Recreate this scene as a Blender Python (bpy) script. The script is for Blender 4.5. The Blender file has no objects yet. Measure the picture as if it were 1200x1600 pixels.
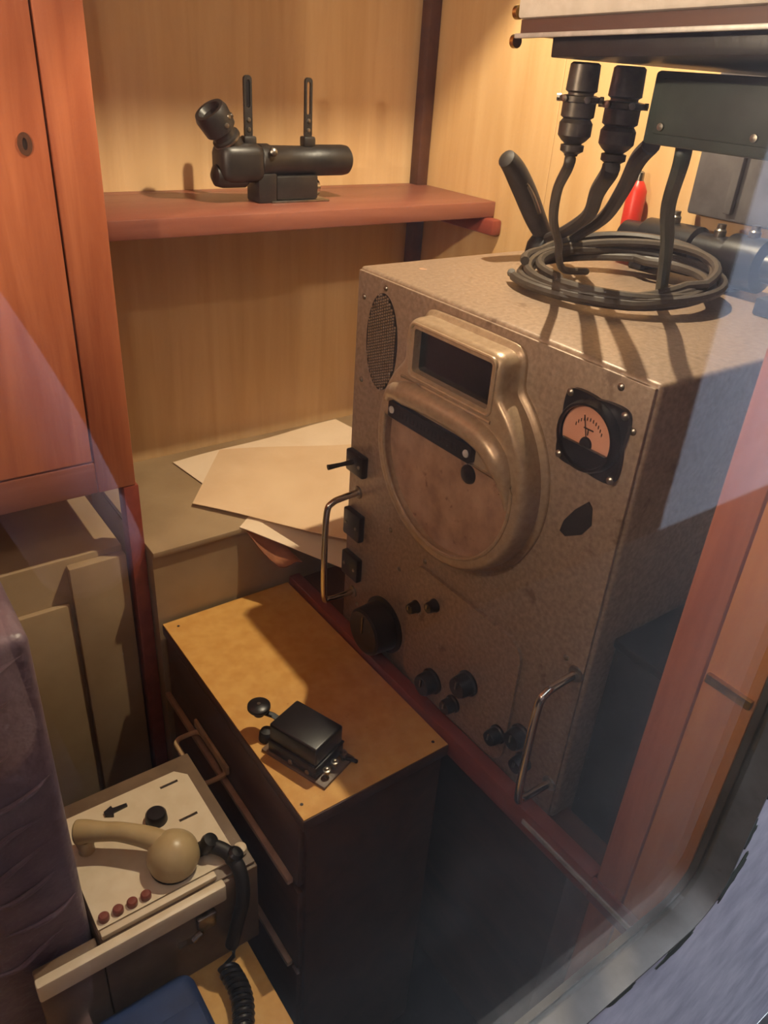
import bpy, bmesh, math, random
from math import sin, cos, pi, radians, sqrt, atan2
from mathutils import Vector as V, Matrix
from mathutils.geometry import delaunay_2d_cdt

random.seed(7)
SC = bpy.context.scene
COL = SC.collection
EYE = 1.60                      # camera height above the cabin floor; shapes below are written relative to the eye

# ------------------------------------------------------------------ camera
def cam_axes(yaw, pitch, roll):
    f = V((sin(yaw) * cos(pitch), cos(yaw) * cos(pitch), -sin(pitch)))
    r = V((cos(yaw), -sin(yaw), 0)); u = r.cross(f)
    return cos(roll) * r + sin(roll) * u, -sin(roll) * r + cos(roll) * u, f
R_, U_, F_ = cam_axes(radians(37.798), radians(30.116), radians(4.227))
cd = bpy.data.cameras.new('camera'); cam = bpy.data.objects.new('camera', cd); COL.objects.link(cam)
cd.sensor_fit = 'HORIZONTAL'; cd.sensor_width = 36.0; cd.lens = 36.0 * 1213.88 / 1200.0
cd.clip_start = 0.01
cam.matrix_world = Matrix(((R_.x, U_.x, -F_.x, 0), (R_.y, U_.y, -F_.y, 0), (R_.z, U_.z, -F_.z, EYE), (0, 0, 0, 1)))
SC.camera = cam

# ------------------------------------------------------------------ world, exposure
w = bpy.data.worlds.new('daylight'); SC.world = w; w.use_nodes = True
bg = w.node_tree.nodes['Background']
bg.inputs[0].default_value = (0.80, 0.88, 1.0, 1); bg.inputs[1].default_value = 11.0
SC.view_settings.view_transform = 'Standard'; SC.view_settings.look = 'None'
SC.view_settings.exposure = 0.0; SC.view_settings.gamma = 1.0; SC.view_settings.use_curve_mapping = False
SC.cycles.use_denoising = True
SC.cycles.max_bounces = 10; SC.cycles.transparent_max_bounces = 16
SC.cycles.sample_clamp_indirect = 4.0

LAMP_W = 51.0        # hooded ceiling lamp over the receiver
FILL_W = 6.0         # unseen fill lamp added above the window
SIDE_W = 40.0         # unseen fill lamp added at the left to light the receiver front

# ------------------------------------------------------------------ materials
def s2l(c):
    return tuple(((x / 255) / 12.92 if x / 255 <= 0.04045 else ((x / 255 + 0.055) / 1.055) ** 2.4) for x in c)
MATS = {}
def mat(name, col, rough=0.5, metal=0.0, spec=0.5, noise=None, bump=None, grain=None, col2=None, emit=None, strength=1.0, wear=None):
    m = bpy.data.materials.new(name); m.use_nodes = True
    nt = m.node_tree; N = nt.nodes; L = nt.links; b = N['Principled BSDF']
    c = s2l(col)
    b.inputs['Base Color'].default_value = (*c, 1); b.inputs['Roughness'].default_value = rough
    b.inputs['Metallic'].default_value = metal; b.inputs['Specular IOR Level'].default_value = spec
    tc = N.new('ShaderNodeTexCoord')
    out = None
    if grain:                                   # stretched wood grain: grain = scale vector
        mp = N.new('ShaderNodeMapping'); mp.inputs['Scale'].default_value = grain; L.new(tc.outputs['Object'], mp.inputs['Vector'])
        n1 = N.new('ShaderNodeTexNoise'); n1.inputs['Scale'].default_value = 1.0; n1.inputs['Detail'].default_value = 6; n1.inputs['Roughness'].default_value = 0.65; n1.inputs['Distortion'].default_value = 0.6
        L.new(mp.outputs[0], n1.inputs['Vector'])
        cr = N.new('ShaderNodeValToRGB'); cr.color_ramp.elements[0].position = 0.3; cr.color_ramp.elements[1].position = 0.72
        cr.color_ramp.elements[0].color = (*s2l(col2 or col), 1); cr.color_ramp.elements[1].color = (*c, 1)
        L.new(n1.outputs['Fac'], cr.inputs[0]); out = cr.outputs[0]; hsrc = n1.outputs['Fac']
    elif noise:
        n1 = N.new('ShaderNodeTexNoise'); n1.inputs['Scale'].default_value = noise; n1.inputs['Detail'].default_value = 5; n1.inputs['Roughness'].default_value = 0.6
        L.new(tc.outputs['Object'], n1.inputs['Vector'])
        cr = N.new('ShaderNodeValToRGB'); cr.color_ramp.elements[0].position = 0.36; cr.color_ramp.elements[1].position = 0.66
        cr.color_ramp.elements[0].color = (*s2l(col2 or col), 1); cr.color_ramp.elements[1].color = (*c, 1)
        L.new(n1.outputs['Fac'], cr.inputs[0]); out = cr.outputs[0]; hsrc = n1.outputs['Fac']
    if wear:                                    # (scale, threshold, colour): patches of dirt or flaked paint
        n2 = N.new('ShaderNodeTexNoise'); n2.inputs['Scale'].default_value = wear[0]; n2.inputs['Detail'].default_value = 8; n2.inputs['Roughness'].default_value = 0.7
        L.new(tc.outputs['Object'], n2.inputs['Vector'])
        c2 = N.new('ShaderNodeValToRGB'); c2.color_ramp.elements[0].position = wear[1]; c2.color_ramp.elements[1].position = wear[1] + 0.06
        L.new(n2.outputs['Fac'], c2.inputs[0])
        mx = N.new('ShaderNodeMix'); mx.data_type = 'RGBA'
        L.new(c2.outputs[0], mx.inputs['Factor'])
        if out: L.new(out, mx.inputs['A'])
        else: mx.inputs['A'].default_value = (*c, 1)
        mx.inputs['B'].default_value = (*s2l(wear[2]), 1); out = mx.outputs['Result']
    if out: L.new(out, b.inputs['Base Color'])
    if bump:                                    # (scale, strength, distance)
        nb = N.new('ShaderNodeTexNoise'); nb.inputs['Scale'].default_value = bump[0]; nb.inputs['Detail'].default_value = 4
        L.new(tc.outputs['Object'], nb.inputs['Vector'])
        bp = N.new('ShaderNodeBump'); bp.inputs['Strength'].default_value = bump[1]; bp.inputs['Distance'].default_value = bump[2]
        L.new(nb.outputs['Fac'], bp.inputs['Height']); L.new(bp.outputs[0], b.inputs['Normal'])
    if emit:
        b.inputs['Emission Color'].default_value = (*emit, 1); b.inputs['Emission Strength'].default_value = strength
    MATS[name] = m
    return m

mat('veneer', (212, 178, 132), 0.55, grain=(26, 26, 1.6), col2=(194, 158, 111), bump=(60, .1, .002))
mat('veneer_right', (212, 176, 126), 0.55, grain=(26, 22, 1.4), col2=(194, 154, 102), bump=(60, .1, .002))
mat('mahogany', (186, 112, 76), 0.36, grain=(34, 30, 2.2), col2=(150, 80, 52), bump=(80, .15, .002))
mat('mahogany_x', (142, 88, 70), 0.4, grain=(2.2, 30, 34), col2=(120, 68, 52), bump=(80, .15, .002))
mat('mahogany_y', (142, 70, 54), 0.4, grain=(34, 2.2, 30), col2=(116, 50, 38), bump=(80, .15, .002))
mat('dark_wood', (92, 56, 38), 0.5, grain=(24, 3, 18), col2=(66, 38, 26))
mat('dark_wood_x', (100, 66, 46), 0.5, grain=(3, 24, 18), col2=(76, 46, 32))
mat('orange_wood', (206, 138, 78), 0.42, grain=(20, 20, 2.0), col2=(184, 112, 58))
mat('plywood_top', (216, 166, 88), 0.6, noise=38, col2=(202, 148, 72), wear=(55, .66, (168, 112, 54)))
mat('beige_paint', (166, 142, 108), 0.6, noise=7, col2=(148, 124, 92))
mat('cabin_white', (196, 184, 164), 0.7, noise=6, col2=(182, 168, 148))
mat('floor_lino', (22, 22, 27), 0.7, spec=.2, noise=18, col2=(15, 15, 20))
mat('radio_paint', (152, 130, 110), 0.42, metal=0.2, noise=160, col2=(130, 109, 90), bump=(420, .22, .0008), wear=(17, .60, (116, 95, 78)))
mat('radio_cast', (172, 148, 120), 0.33, metal=0.35, noise=120, col2=(154, 130, 104), bump=(420, .2, .0006))
mat('radio_dirty', (166, 132, 106), 0.5, noise=28, col2=(136, 104, 82), wear=(60, .60, (112, 80, 62)))
mat('bakelite', (24, 22, 25), 0.34, noise=50, col2=(17, 16, 19))
mat('black_matt', (30, 28, 29), 0.55, noise=60, col2=(20, 19, 20))
mat('black_paint', (42, 37, 34), 0.42, noise=30, col2=(27, 24, 23), bump=(200, .2, .001))
mat('dial_glass', (16, 22, 24), 0.16, spec=0.6)
mat('chrome', (205, 200, 190), 0.18, metal=1.0)
mat('steel', (165, 160, 150), 0.32, metal=1.0, noise=80, col2=(130, 125, 116))
mat('brass', (205, 170, 92), 0.3, metal=1.0, noise=60, col2=(170, 135, 66))
mat('meter_face', (205, 150, 122), 0.5, noise=10, col2=(190, 132, 106))
mat('ink', (40, 26, 24), 0.6)
mat('paper', (226, 196, 158), 0.8, noise=9, col2=(216, 184, 146), wear=(30, .72, (170, 132, 96)))
mat('paper_white', (236, 214, 184), 0.8, noise=9, col2=(228, 204, 172))
mat('kraft', (160, 100, 62), 0.8, noise=20, col2=(128, 76, 46))
mat('rubber', (52, 45, 41), 0.6, noise=40, col2=(40, 35, 32))
mat('cable_grey', (66, 58, 50), 0.5, noise=60, col2=(52, 45, 39))
mat('plug_metal', (92, 84, 76), 0.38, metal=0.6, noise=70, col2=(62, 56, 50))
mat('box_white', (214, 205, 192), 0.45, noise=90, col2=(200, 190, 176), bump=(260, .2, .001))
mat('green_grey', (66, 74, 66), 0.5, noise=20, col2=(52, 58, 52))
mat('red_plastic', (190, 46, 30), 0.35)
mat('cream', (224, 208, 180), 0.45, noise=40, col2=(214, 196, 166))
mat('device_body', (120, 98, 76), 0.5, noise=20, col2=(100, 80, 62))
mat('handset_beige', (186, 164, 122), 0.35, noise=24, col2=(174, 150, 108))
mat('button_red', (120, 62, 52), 0.4)
mat('blue_cover', (34, 58, 104), 0.6, noise=14, col2=(26, 44, 84))
mat('window_frame', (88, 84, 80), 0.5, metal=0.1, noise=16, col2=(70, 66, 62), wear=(22, .64, (58, 44, 36)))
mat('bead', (70, 66, 60), 0.5, noise=16, col2=(52, 48, 44))
mat('aluminium', (214, 212, 206), 0.5, metal=.6, noise=60, col2=(180, 178, 172))
mat('pale_trim', (176, 140, 110), 0.5, noise=30, col2=(150, 116, 90))
mat('loop_paint', (196, 164, 122), 0.45, noise=40, col2=(172, 140, 100))
mat('jacket', (190, 176, 190), 0.8, noise=9, col2=(160, 146, 164))
mat('plum_cover', (116, 98, 108), 0.42, noise=16, col2=(94, 78, 90), bump=(26, .6, .01))
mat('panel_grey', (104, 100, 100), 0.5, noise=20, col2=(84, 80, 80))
mat('trousers', (62, 58, 70), 0.8, noise=9, col2=(50, 46, 58))
mat('skin', (206, 158, 132), 0.5, noise=20, col2=(196, 144, 118))
mat('hair', (58, 42, 32), 0.6, noise=40, col2=(40, 30, 24))
mat('lip', (170, 96, 88), 0.5)
mat('eye_white', (230, 228, 222), 0.3)
mat('hull_paint', (218, 212, 222), 0.55, noise=14, col2=(176, 172, 186), wear=(9, .68, (104, 106, 96)))
mat('flaked', (64, 70, 58), 0.7, noise=24, col2=(44, 46, 40))
mat('lamp_metal', (70, 60, 50), 0.4, metal=0.7)
mat('bulb', (255, 220, 170), 0.4, emit=(1.0, .62, .30), strength=6.0)
mat('deck', (40, 38, 38), 0.8, noise=10, col2=(30, 28, 28))
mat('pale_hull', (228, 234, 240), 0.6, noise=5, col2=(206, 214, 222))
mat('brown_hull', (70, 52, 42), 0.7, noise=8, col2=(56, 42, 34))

def glass_mat():
    m = bpy.data.materials.new('window_glass'); m.use_nodes = True; nt = m.node_tree; N = nt.nodes; L = nt.links
    N.remove(N['Principled BSDF']); out = N['Material Output']
    tr = N.new('ShaderNodeBsdfTransparent'); tr.inputs[0].default_value = (.95, .96, .95, 1)
    gl = N.new('ShaderNodeBsdfGlossy'); gl.inputs['Roughness'].default_value = 0.02; gl.inputs['Color'].default_value = (1, 1, 1, 1)
    lw = N.new('ShaderNodeLayerWeight'); lw.inputs['Blend'].default_value = 0.5
    p = N.new('ShaderNodeMath'); p.operation = 'POWER'; p.inputs[1].default_value = 5.0; L.new(lw.outputs['Facing'], p.inputs[0])
    q = N.new('ShaderNodeMath'); q.operation = 'MULTIPLY_ADD'; q.inputs[1].default_value = .955; q.inputs[2].default_value = .045; L.new(p.outputs[0], q.inputs[0])
    mx = N.new('ShaderNodeMixShader'); L.new(q.outputs[0], mx.inputs[0]); L.new(tr.outputs[0], mx.inputs[1]); L.new(gl.outputs[0], mx.inputs[2])
    # faint dust on the pane
    tc = N.new('ShaderNodeTexCoord'); n = N.new('ShaderNodeTexNoise'); n.inputs['Scale'].default_value = 9; n.inputs['Detail'].default_value = 9; n.inputs['Roughness'].default_value = .75
    L.new(tc.outputs['Object'], n.inputs['Vector'])
    cr = N.new('ShaderNodeValToRGB'); cr.color_ramp.elements[0].position = .45; cr.color_ramp.elements[1].position = .8
    cr.color_ramp.elements[0].color = (.0, .0, .0, 1); cr.color_ramp.elements[1].color = (.02, .02, .02, 1); L.new(n.outputs['Fac'], cr.inputs[0])
    df = N.new('ShaderNodeBsdfDiffuse'); df.inputs[0].default_value = (.75, .75, .75, 1)
    m2 = N.new('ShaderNodeMixShader'); L.new(cr.outputs[0], m2.inputs[0]); L.new(mx.outputs[0], m2.inputs[1]); L.new(df.outputs[0], m2.inputs[2])
    L.new(m2.outputs[0], out.inputs[0]); MATS['window_glass'] = m
glass_mat()

# ------------------------------------------------------------------ mesh helpers
def NB(): return bmesh.new()
def bx(bm, x0, x1, y0, y1, z0, z1, bev=0.0, seg=2):
    vs = [bm.verts.new((x, y, z)) for x in (x0, x1) for y in (y0, y1) for z in (z0, z1)]
    fs = [(0, 1, 3, 2), (4, 6, 7, 5), (0, 4, 5, 1), (2, 3, 7, 6), (0, 2, 6, 4), (1, 5, 7, 3)]
    faces = [bm.faces.new([vs[i] for i in f]) for f in fs]
    if bev > 0:
        es = list({e for f in faces for e in f.edges})
        bmesh.ops.bevel(bm, geom=es, offset=bev, segments=seg, affect='EDGES', profile=0.5)
    return bm
def frame_of(d, hint=None):
    d = d.normalized(); h = hint or (V((0, 0, 1)) if abs(d.z) < .9 else V((1, 0, 0)))
    a = d.cross(h).normalized(); b = a.cross(d).normalized()
    return a, b
def spline(pts, n=8, closed=False):
    P = [V(p) for p in pts]; out = []; m = len(P)
    for i in range(m if closed else m - 1):
        p0 = P[(i - 1) % m] if closed or i > 0 else P[0] * 2 - P[1]
        p1 = P[i]; p2 = P[(i + 1) % m]
        p3 = P[(i + 2) % m] if closed or i + 2 < m else P[m - 1] * 2 - P[m - 2]
        for k in range(n):
            t = k / n
            out.append(.5 * ((2 * p1) + (p2 - p0) * t + (2 * p0 - 5 * p1 + 4 * p2 - p3) * t * t + (3 * p1 - p0 - 3 * p2 + p3) * t ** 3))
    if not closed: out.append(P[-1])
    return out
def tube(bm, pts, r, seg=10, closed=False, rs=None):
    P = [V(p) for p in pts]; n = len(P); rings = []; a = None
    for i, p in enumerate(P):
        d = (P[(i + 1) % n] - P[i - 1]) if closed or 0 < i < n - 1 else (P[1] - P[0] if i == 0 else P[-1] - P[-2])
        d.normalize()
        if a is None: a, b = frame_of(d)
        else:
            a = (a - d * a.dot(d)).normalized(); b = d.cross(a)
        rr = rs[i] if rs else r
        rings.append([bm.verts.new(p + (a * cos(2 * pi * k / seg) + b * sin(2 * pi * k / seg)) * rr) for k in range(seg)])
    for i in range(n if closed else n - 1):
        A, B = rings[i], rings[(i + 1) % n]
        for k in range(seg): bm.faces.new((A[k], A[(k + 1) % seg], B[(k + 1) % seg], B[k]))
    if not closed:
        bm.faces.new(rings[0][::-1]); bm.faces.new(rings[-1])
    return bm
def lathe(bm, o, d, prof, seg=28, cap=True):
    """prof: list of (distance along d, radius)"""
    o = V(o); d = V(d).normalized(); a, b = frame_of(d); rings = []
    for t, r in prof:
        rings.append([bm.verts.new(o + d * t + (a * cos(2 * pi * k / seg) + b * sin(2 * pi * k / seg)) * max(r, 1e-5)) for k in range(seg)])
    for A, B in zip(rings, rings[1:]):
        for k in range(seg): bm.faces.new((A[k], A[(k + 1) % seg], B[(k + 1) % seg], B[k]))
    if cap:
        bm.faces.new(rings[0][::-1]); bm.faces.new(rings[-1])
    return bm
def inpoly(p, poly):
    c = False; n = len(poly)
    for i in range(n):
        a = poly[i]; b = poly[i - 1]
        if (a[1] > p[1]) != (b[1] > p[1]) and p[0] < (b[0] - a[0]) * (p[1] - a[1]) / (b[1] - a[1]) + a[0]: c = not c
    return c
def sheet(bm, outer, holes, to3):
    """flat face with holes; to3 maps (u,v) to 3D"""
    pts = []; edges = []
    for lp in [outer] + list(holes):
        s = len(pts); pts += [V((p[0], p[1])) for p in lp]
        edges += [(s + i, s + (i + 1) % len(lp)) for i in range(len(lp))]
    vo, eo, fo, *_ = delaunay_2d_cdt(pts, edges, [], 0, 1e-7)
    vs = [bm.verts.new(to3(p.x, p.y)) for p in vo]
    for f in fo:
        c = (sum(vo[i].x for i in f) / len(f), sum(vo[i].y for i in f) / len(f))
        if inpoly(c, outer) and not any(inpoly(c, h) for h in holes): bm.faces.new([vs[i] for i in f])
def wallstrip(bm, loop, toA, toB):
    A = [bm.verts.new(toA(*p)) for p in loop]; B = [bm.verts.new(toB(*p)) for p in loop]; n = len(loop)
    for i in range(n): bm.faces.new((A[i], A[(i + 1) % n], B[(i + 1) % n], B[i]))
def slab(bm, outer, holes, to3, d0, d1):
    """plate with holes and thickness; to3(u,v,d)"""
    sheet(bm, outer, holes, lambda u, v: to3(u, v, d0)); sheet(bm, outer, holes, lambda u, v: to3(u, v, d1))
    for lp in [outer] + list(holes): wallstrip(bm, lp, lambda u, v: to3(u, v, d0), lambda u, v: to3(u, v, d1))
def rrect(u0, u1, v0, v1, r, n=6):
    out = []
    for cx, cy, a0 in ((u1 - r, v1 - r, 0), (u0 + r, v1 - r, 90), (u0 + r, v0 + r, 180), (u1 - r, v0 + r, 270)):
        for k in range(n + 1):
            a = radians(a0 + 90 * k / n); out.append((cx + r * cos(a), cy + r * sin(a)))
    return out

def thing(name, label, cat, loc=(0, 0, 0), group=None):
    o = bpy.data.objects.new(name, None); COL.objects.link(o); o.empty_display_size = .05
    o.location = (loc[0], loc[1], loc[2] + EYE); o['label'] = label; o['category'] = cat
    if group: o['group'] = group
    o['org'] = 0; del o['org']
    ORG[o.name] = V(loc)
    return o
ORG = {}
def obj(name, bm, m, parent=None, smooth=True, angle=35, loc=None, label=None):
    """link a bmesh (in eye-relative coordinates) as one object"""
    o0 = ORG[parent.name] if parent else (V(loc) if loc else V((0, 0, 0)))
    bmesh.ops.recalc_face_normals(bm, faces=bm.faces[:])
    bmesh.ops.translate(bm, verts=bm.verts[:], vec=-o0)
    me = bpy.data.meshes.new(name); bm.to_mesh(me); bm.free(); me.materials.append(MATS[m])
    if smooth and len(me.polygons):
        me.polygons.foreach_set('use_smooth', [True] * len(me.polygons)); me.set_sharp_from_angle(angle=radians(angle))
    o = bpy.data.objects.new(name, me); COL.objects.link(o); ORG[o.name] = o0
    if parent: o.parent = parent
    else: o.location = o0 + V((0, 0, EYE))
    if label: o['label'] = label
    return o
def tag(o, label, cat, group=None):
    o['label'] = label; o['category'] = cat
    if group: o['group'] = group
    return o
def struct(o, label=None):
    o['kind'] = 'structure'
    if label: o['label'] = label
    return o

# ================================================================== THE CABIN SHELL
W1, W2 = 1.38, 1.10          # back wall (y) and right wall (x)
FZ, CZ = -EYE, 0.60          # floor, ceiling
XL = -0.55
YI, YE = 0.205, 0.175        # inner and outer face of the window wall
o = struct(obj('floor', bx(NB(), XL, W2, YI, W1, FZ - .05, FZ), 'floor_lino', loc=(0, 0, FZ)), 'dark linoleum cabin floor')
o = struct(obj('ceiling', bx(NB(), XL, W2, YI, W1, CZ, CZ + .04), 'dark_wood_x', loc=(0, 0, CZ)), 'dark wooden cabin ceiling')
# veneer panels of the back wall, each its own board
wb = struct(obj('wall_back', bx(NB(), XL, W2 + .05, W1 + .006, W1 + .05, FZ, CZ), 'dark_wood', loc=(0, W1, FZ)), 'back wall of wooden veneer panels')
xs = [XL, -.12, .33, W2]
for a, b in zip(xs, xs[1:]):
    obj('veneer_panel', bx(NB(), a + .0008, b - .0008, W1 - .002, W1 + .006, FZ, CZ, .0008, 1), 'veneer', wb)
wr = struct(obj('wall_right', bx(NB(), W2 + .006, W2 + .05, YI, W1, FZ, CZ), 'dark_wood', loc=(W2, 0, FZ)), 'right wall of wooden veneer panels')
ys = [YI, .62, 1.02, W1 - .002]
for a, b in zip(ys, ys[1:]):
    obj('veneer_panel', bx(NB(), W2 - .002, W2 + .006, a + .0008, b - .0008, FZ, CZ, .0008, 1), 'veneer_right', wr)
struct(obj('wall_left', bx(NB(), XL - .04, XL, YI, W1, FZ, CZ), 'dark_wood', loc=(XL, 0, FZ)), 'dark wooden left cabin wall')
tr = struct(obj('trim_1', bx(NB(), W2 - .030, W2 - .002, W1 - .030, W1 - .002, -.7, CZ, .004), 'dark_wood', loc=(W2, W1, -.7)), 'dark corner batten')

# window wall: hole with a rounded corner, seen from outside
HX0, HX1, HZ0, HZ1 = -.42, .612, -.75, .10
hole_w = rrect(HX0 - .004, HX1 + .004, HZ0 - .004, HZ1 + .004, .054, 8)
hole_i = rrect(HX0, HX1, HZ0, HZ1, .05, 8)
toW = lambda u, v, d: V((u, d, v))
bm = NB(); slab(bm, [(-.9, FZ), (W2 + .05, FZ), (W2 + .05, CZ + .16), (-.9, CZ + .16)], [hole_w], toW, YE, YI)
wn = struct(obj('wall_near', bm, 'hull_paint', loc=(0, YE, FZ)), 'painted outer wall around the window')
bm = NB(); slab(bm, rrect(HX0 - .0035, HX1 + .0035, HZ0 - .0035, HZ1 + .0035, .0535, 8), [hole_i], toW, YE - .003, YI + .002)
win = struct(obj('window_1', bm, 'window_frame', loc=(0, YE, HZ0)), 'rounded grey metal window frame with peeling paint')
bm = NB(); slab(bm, rrect(HX0 + .0005, HX1 - .0005, HZ0 + .0005, HZ1 - .0005, .0495, 8), [rrect(HX0 + .006, HX1 - .006, HZ0 + .006, HZ1 - .006, .045, 8)], toW, YI - .004, YI + .003)
obj('window_bead', bm, 'bead', win)
bm = NB(); slab(bm, rrect(HX0 + .0008, HX1 - .0008, HZ0 + .0008, HZ1 - .0008, .0492, 8), [], toW, YI - .0085, YI - .0045)
obj('window_pane', bm, 'window_glass', win, smooth=False)
# patches where the outer paint has flaked off beside the frame
for cx, cz, a, b, rot, sd in ((.632, -.712, .010, .034, -.3, 1), (.626, -.640, .007, .022, .15, 2), (.560, -.772, .030, .009, .25, 3), (.628, -.56, .006, .028, .05, 4), (.47, -.768, .02, .006, .0, 5)):
    rnd = random.Random(sd); lp = []
    for k in range(22):
        q = 2 * pi * k / 22; r = 1 + rnd.uniform(-.28, .22)
        u, v = a * r * cos(q), b * r * sin(q); lp.append((cx + u * cos(rot) - v * sin(rot), cz + u * sin(rot) + v * cos(rot)))
    bm = NB(); slab(bm, lp, [], toW, YE - .0008, YE + .0005); obj('flaked_patch', bm, 'flaked', wn)

# the walkway outside, which the pane mirrors
OW = -1.1
struct(obj('floor_outside', bx(NB(), -2.5, 6, OW - 1.5, YE, FZ - .05, FZ - .001), 'deck', loc=(0, OW, FZ)), 'grey walkway deck outside the window')
struct(obj('sky_block_awning', bx(NB(), -2.5, 2.6, OW - .05, -.22, .75, .80), 'brown_hull', loc=(0, OW, .75)), 'brown awning added over the walkway to block sky light')  # unseen awning, added to keep steep sky light off the desk
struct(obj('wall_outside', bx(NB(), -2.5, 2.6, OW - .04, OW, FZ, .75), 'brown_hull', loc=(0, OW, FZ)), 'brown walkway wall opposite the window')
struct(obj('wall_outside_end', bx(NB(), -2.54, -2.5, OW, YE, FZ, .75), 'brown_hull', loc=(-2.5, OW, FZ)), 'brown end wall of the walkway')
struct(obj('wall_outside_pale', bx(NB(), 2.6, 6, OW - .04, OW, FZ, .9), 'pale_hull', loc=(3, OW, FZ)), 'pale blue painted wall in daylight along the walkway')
struct(obj('wall_near_hull', bx(NB(), W2 + .0505, 6, YE, YI, FZ, .9), 'hull_paint', loc=(3, YE, FZ)), 'painted outer wall beyond the cabin')
struct(obj('wall_near_side', bx(NB(), -2.5, -.9005, YE, YI, FZ, .75), 'hull_paint', loc=(-1.5, YE, FZ)), 'painted outer wall left of the window')

# wooden reveal board and post right of the window
rb = struct(obj('trim_2', bx(NB(), .606, .632, YI + .004, .262, FZ, -.06, .002), 'orange_wood', loc=(.61, YI, FZ)), 'orange wooden board beside the window')
bm = bx(NB(), .600, .606, YI + .006, .258, -.492, -.482, .001)
obj('brass_strip', bm, 'brass', rb)
struct(obj('trim_3', bx(NB(), .604, .64, .263, .302, FZ, -.06, .003), 'mahogany', loc=(.61, .28, FZ)), 'reddish wooden post in front of the receiver table')

# ================================================================== CEILING LAMP and added fill lamps
def ceiling_lamp(loc, hw, h, power, label, radius):
    """square hooded lamp: sheet-metal box open at the bottom, bulb inside"""
    t = thing('ceiling_lamp', label, 'lamp', (loc[0], loc[1], CZ))
    x, y, z = loc; zt = z + .03
    for sx, sy in ((1, 0), (-1, 0), (0, 1), (0, -1)):
        a, b = hw, hw + .002
        bm = NB()
        if sx: bx(bm, x + min(sx * a, sx * b), x + max(sx * a, sx * b), y - b, y + b, z - h, zt)
        else: bx(bm, x - a, x + a, y + min(sy * a, sy * b), y + max(sy * a, sy * b), z - h, zt)
        obj('hood_side', bm, 'lamp_metal', t)
    obj('hood_top', bx(NB(), x - hw - .002, x + hw + .002, y - hw - .002, y + hw + .002, zt, zt + .003), 'lamp_metal', t)
    bm = NB(); lathe(bm, (x, y, zt + .003), (0, 0, 1), [(0, .016), (CZ - zt - .004, .016)]); obj('stem', bm, 'lamp_metal', t)
    bm = NB(); lathe(bm, (x, y, z + .012), (0, 0, 1), [(0, .006), (.016, .008)]); obj('lamp_holder', bm, 'lamp_metal', t)
    bm = NB(); lathe(bm, (x, y, z + .002), (0, 0, 1), [(0, .004), (.003, .008), (.007, .009), (.0098, .006)]); obj('bulb', bm, 'bulb', t)
    ld = bpy.data.lights.new('lamp_light', 'POINT'); ld.energy = power; ld.color = (1.0, .83, .60); ld.shadow_soft_size = radius
    lo = bpy.data.objects.new('lamp_light', ld); COL.objects.link(lo); lo.parent = t; lo.location = (0, 0, z - CZ - radius - .001)
    return t
ceiling_lamp((.79, .78, .46), .085, .093, LAMP_W, 'small hooded ceiling lamp above the big receiver', .0085)
def fill_lamp(p, nrm, power, label, lift):
    """unseen fill lamp added on a wall: the cup under the bulb keeps its light off the things right below"""
    p = V(p); nrm = V(nrm); t = thing('fill_lamp', label, 'lamp', tuple(p)); c = p + nrm * .07
    bm = NB(); lathe(bm, p + nrm * .0005 - V((0, 0, .02)), nrm, [(0, .045), (.006, .045), (.012, .036), (.016, .013), (.07, .010)], 28); obj('bracket', bm, 'lamp_metal', t)
    bm = NB(); lathe(bm, c, (0, 0, 1), [(-.03, .012), (-.026, .026), (-.012, .040), (.004, .046), (.005, .044), (-.010, .036), (-.02, .02), (.001, .018), (.002, 0)], 28); obj('bulb_cup', bm, 'lamp_metal', t)
    bm = NB(); lathe(bm, c + V((0, 0, .0025)), (0, 0, 1), [(0, .008), (lift * .25, .010), (lift * .45, .009), (lift * .52, .004), (lift * .53, 0)], 24); obj('bulb', bm, 'bulb', t)
    ld = bpy.data.lights.new('lamp_light', 'POINT'); ld.energy = power; ld.color = (1.0, .80, .58); ld.shadow_soft_size = .016
    lo = bpy.data.objects.new('lamp_light', ld); COL.objects.link(lo); lo.parent = t; lo.location = nrm * .07 + V((0, 0, lift))
fill_lamp((.03, YI, .34), (0, 1, 0), FILL_W, 'added cup shaped fill lamp above the window inside the cabin', .052)
fill_lamp((XL, .56, .12), (1, 0, 0), SIDE_W, 'added cup shaped fill lamp on the dark left cabin wall', .027)

# ================================================================== WALL CUPBOARD (left)
CY = 1.08
t = thing('wall_cupboard', 'tall reddish mahogany cupboard with keyhole door at the left', 'cupboard', (.1, CY, -.60))
bm = bx(NB(), -.3, .338, CY + .022, W1 - .003, -.595, CZ - .01); obj('carcass', bm, 'mahogany', t)
bm = bx(NB(), .284, .342, CY, CY + .022, -.60, CZ - .012, .002); obj('stile', bm, 'mahogany', t)
bm = bx(NB(), -.3, .284, CY + .001, CY + .022, -.60, -.549, .002); obj('bottom_rail', bm, 'mahogany_x', t)
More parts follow.
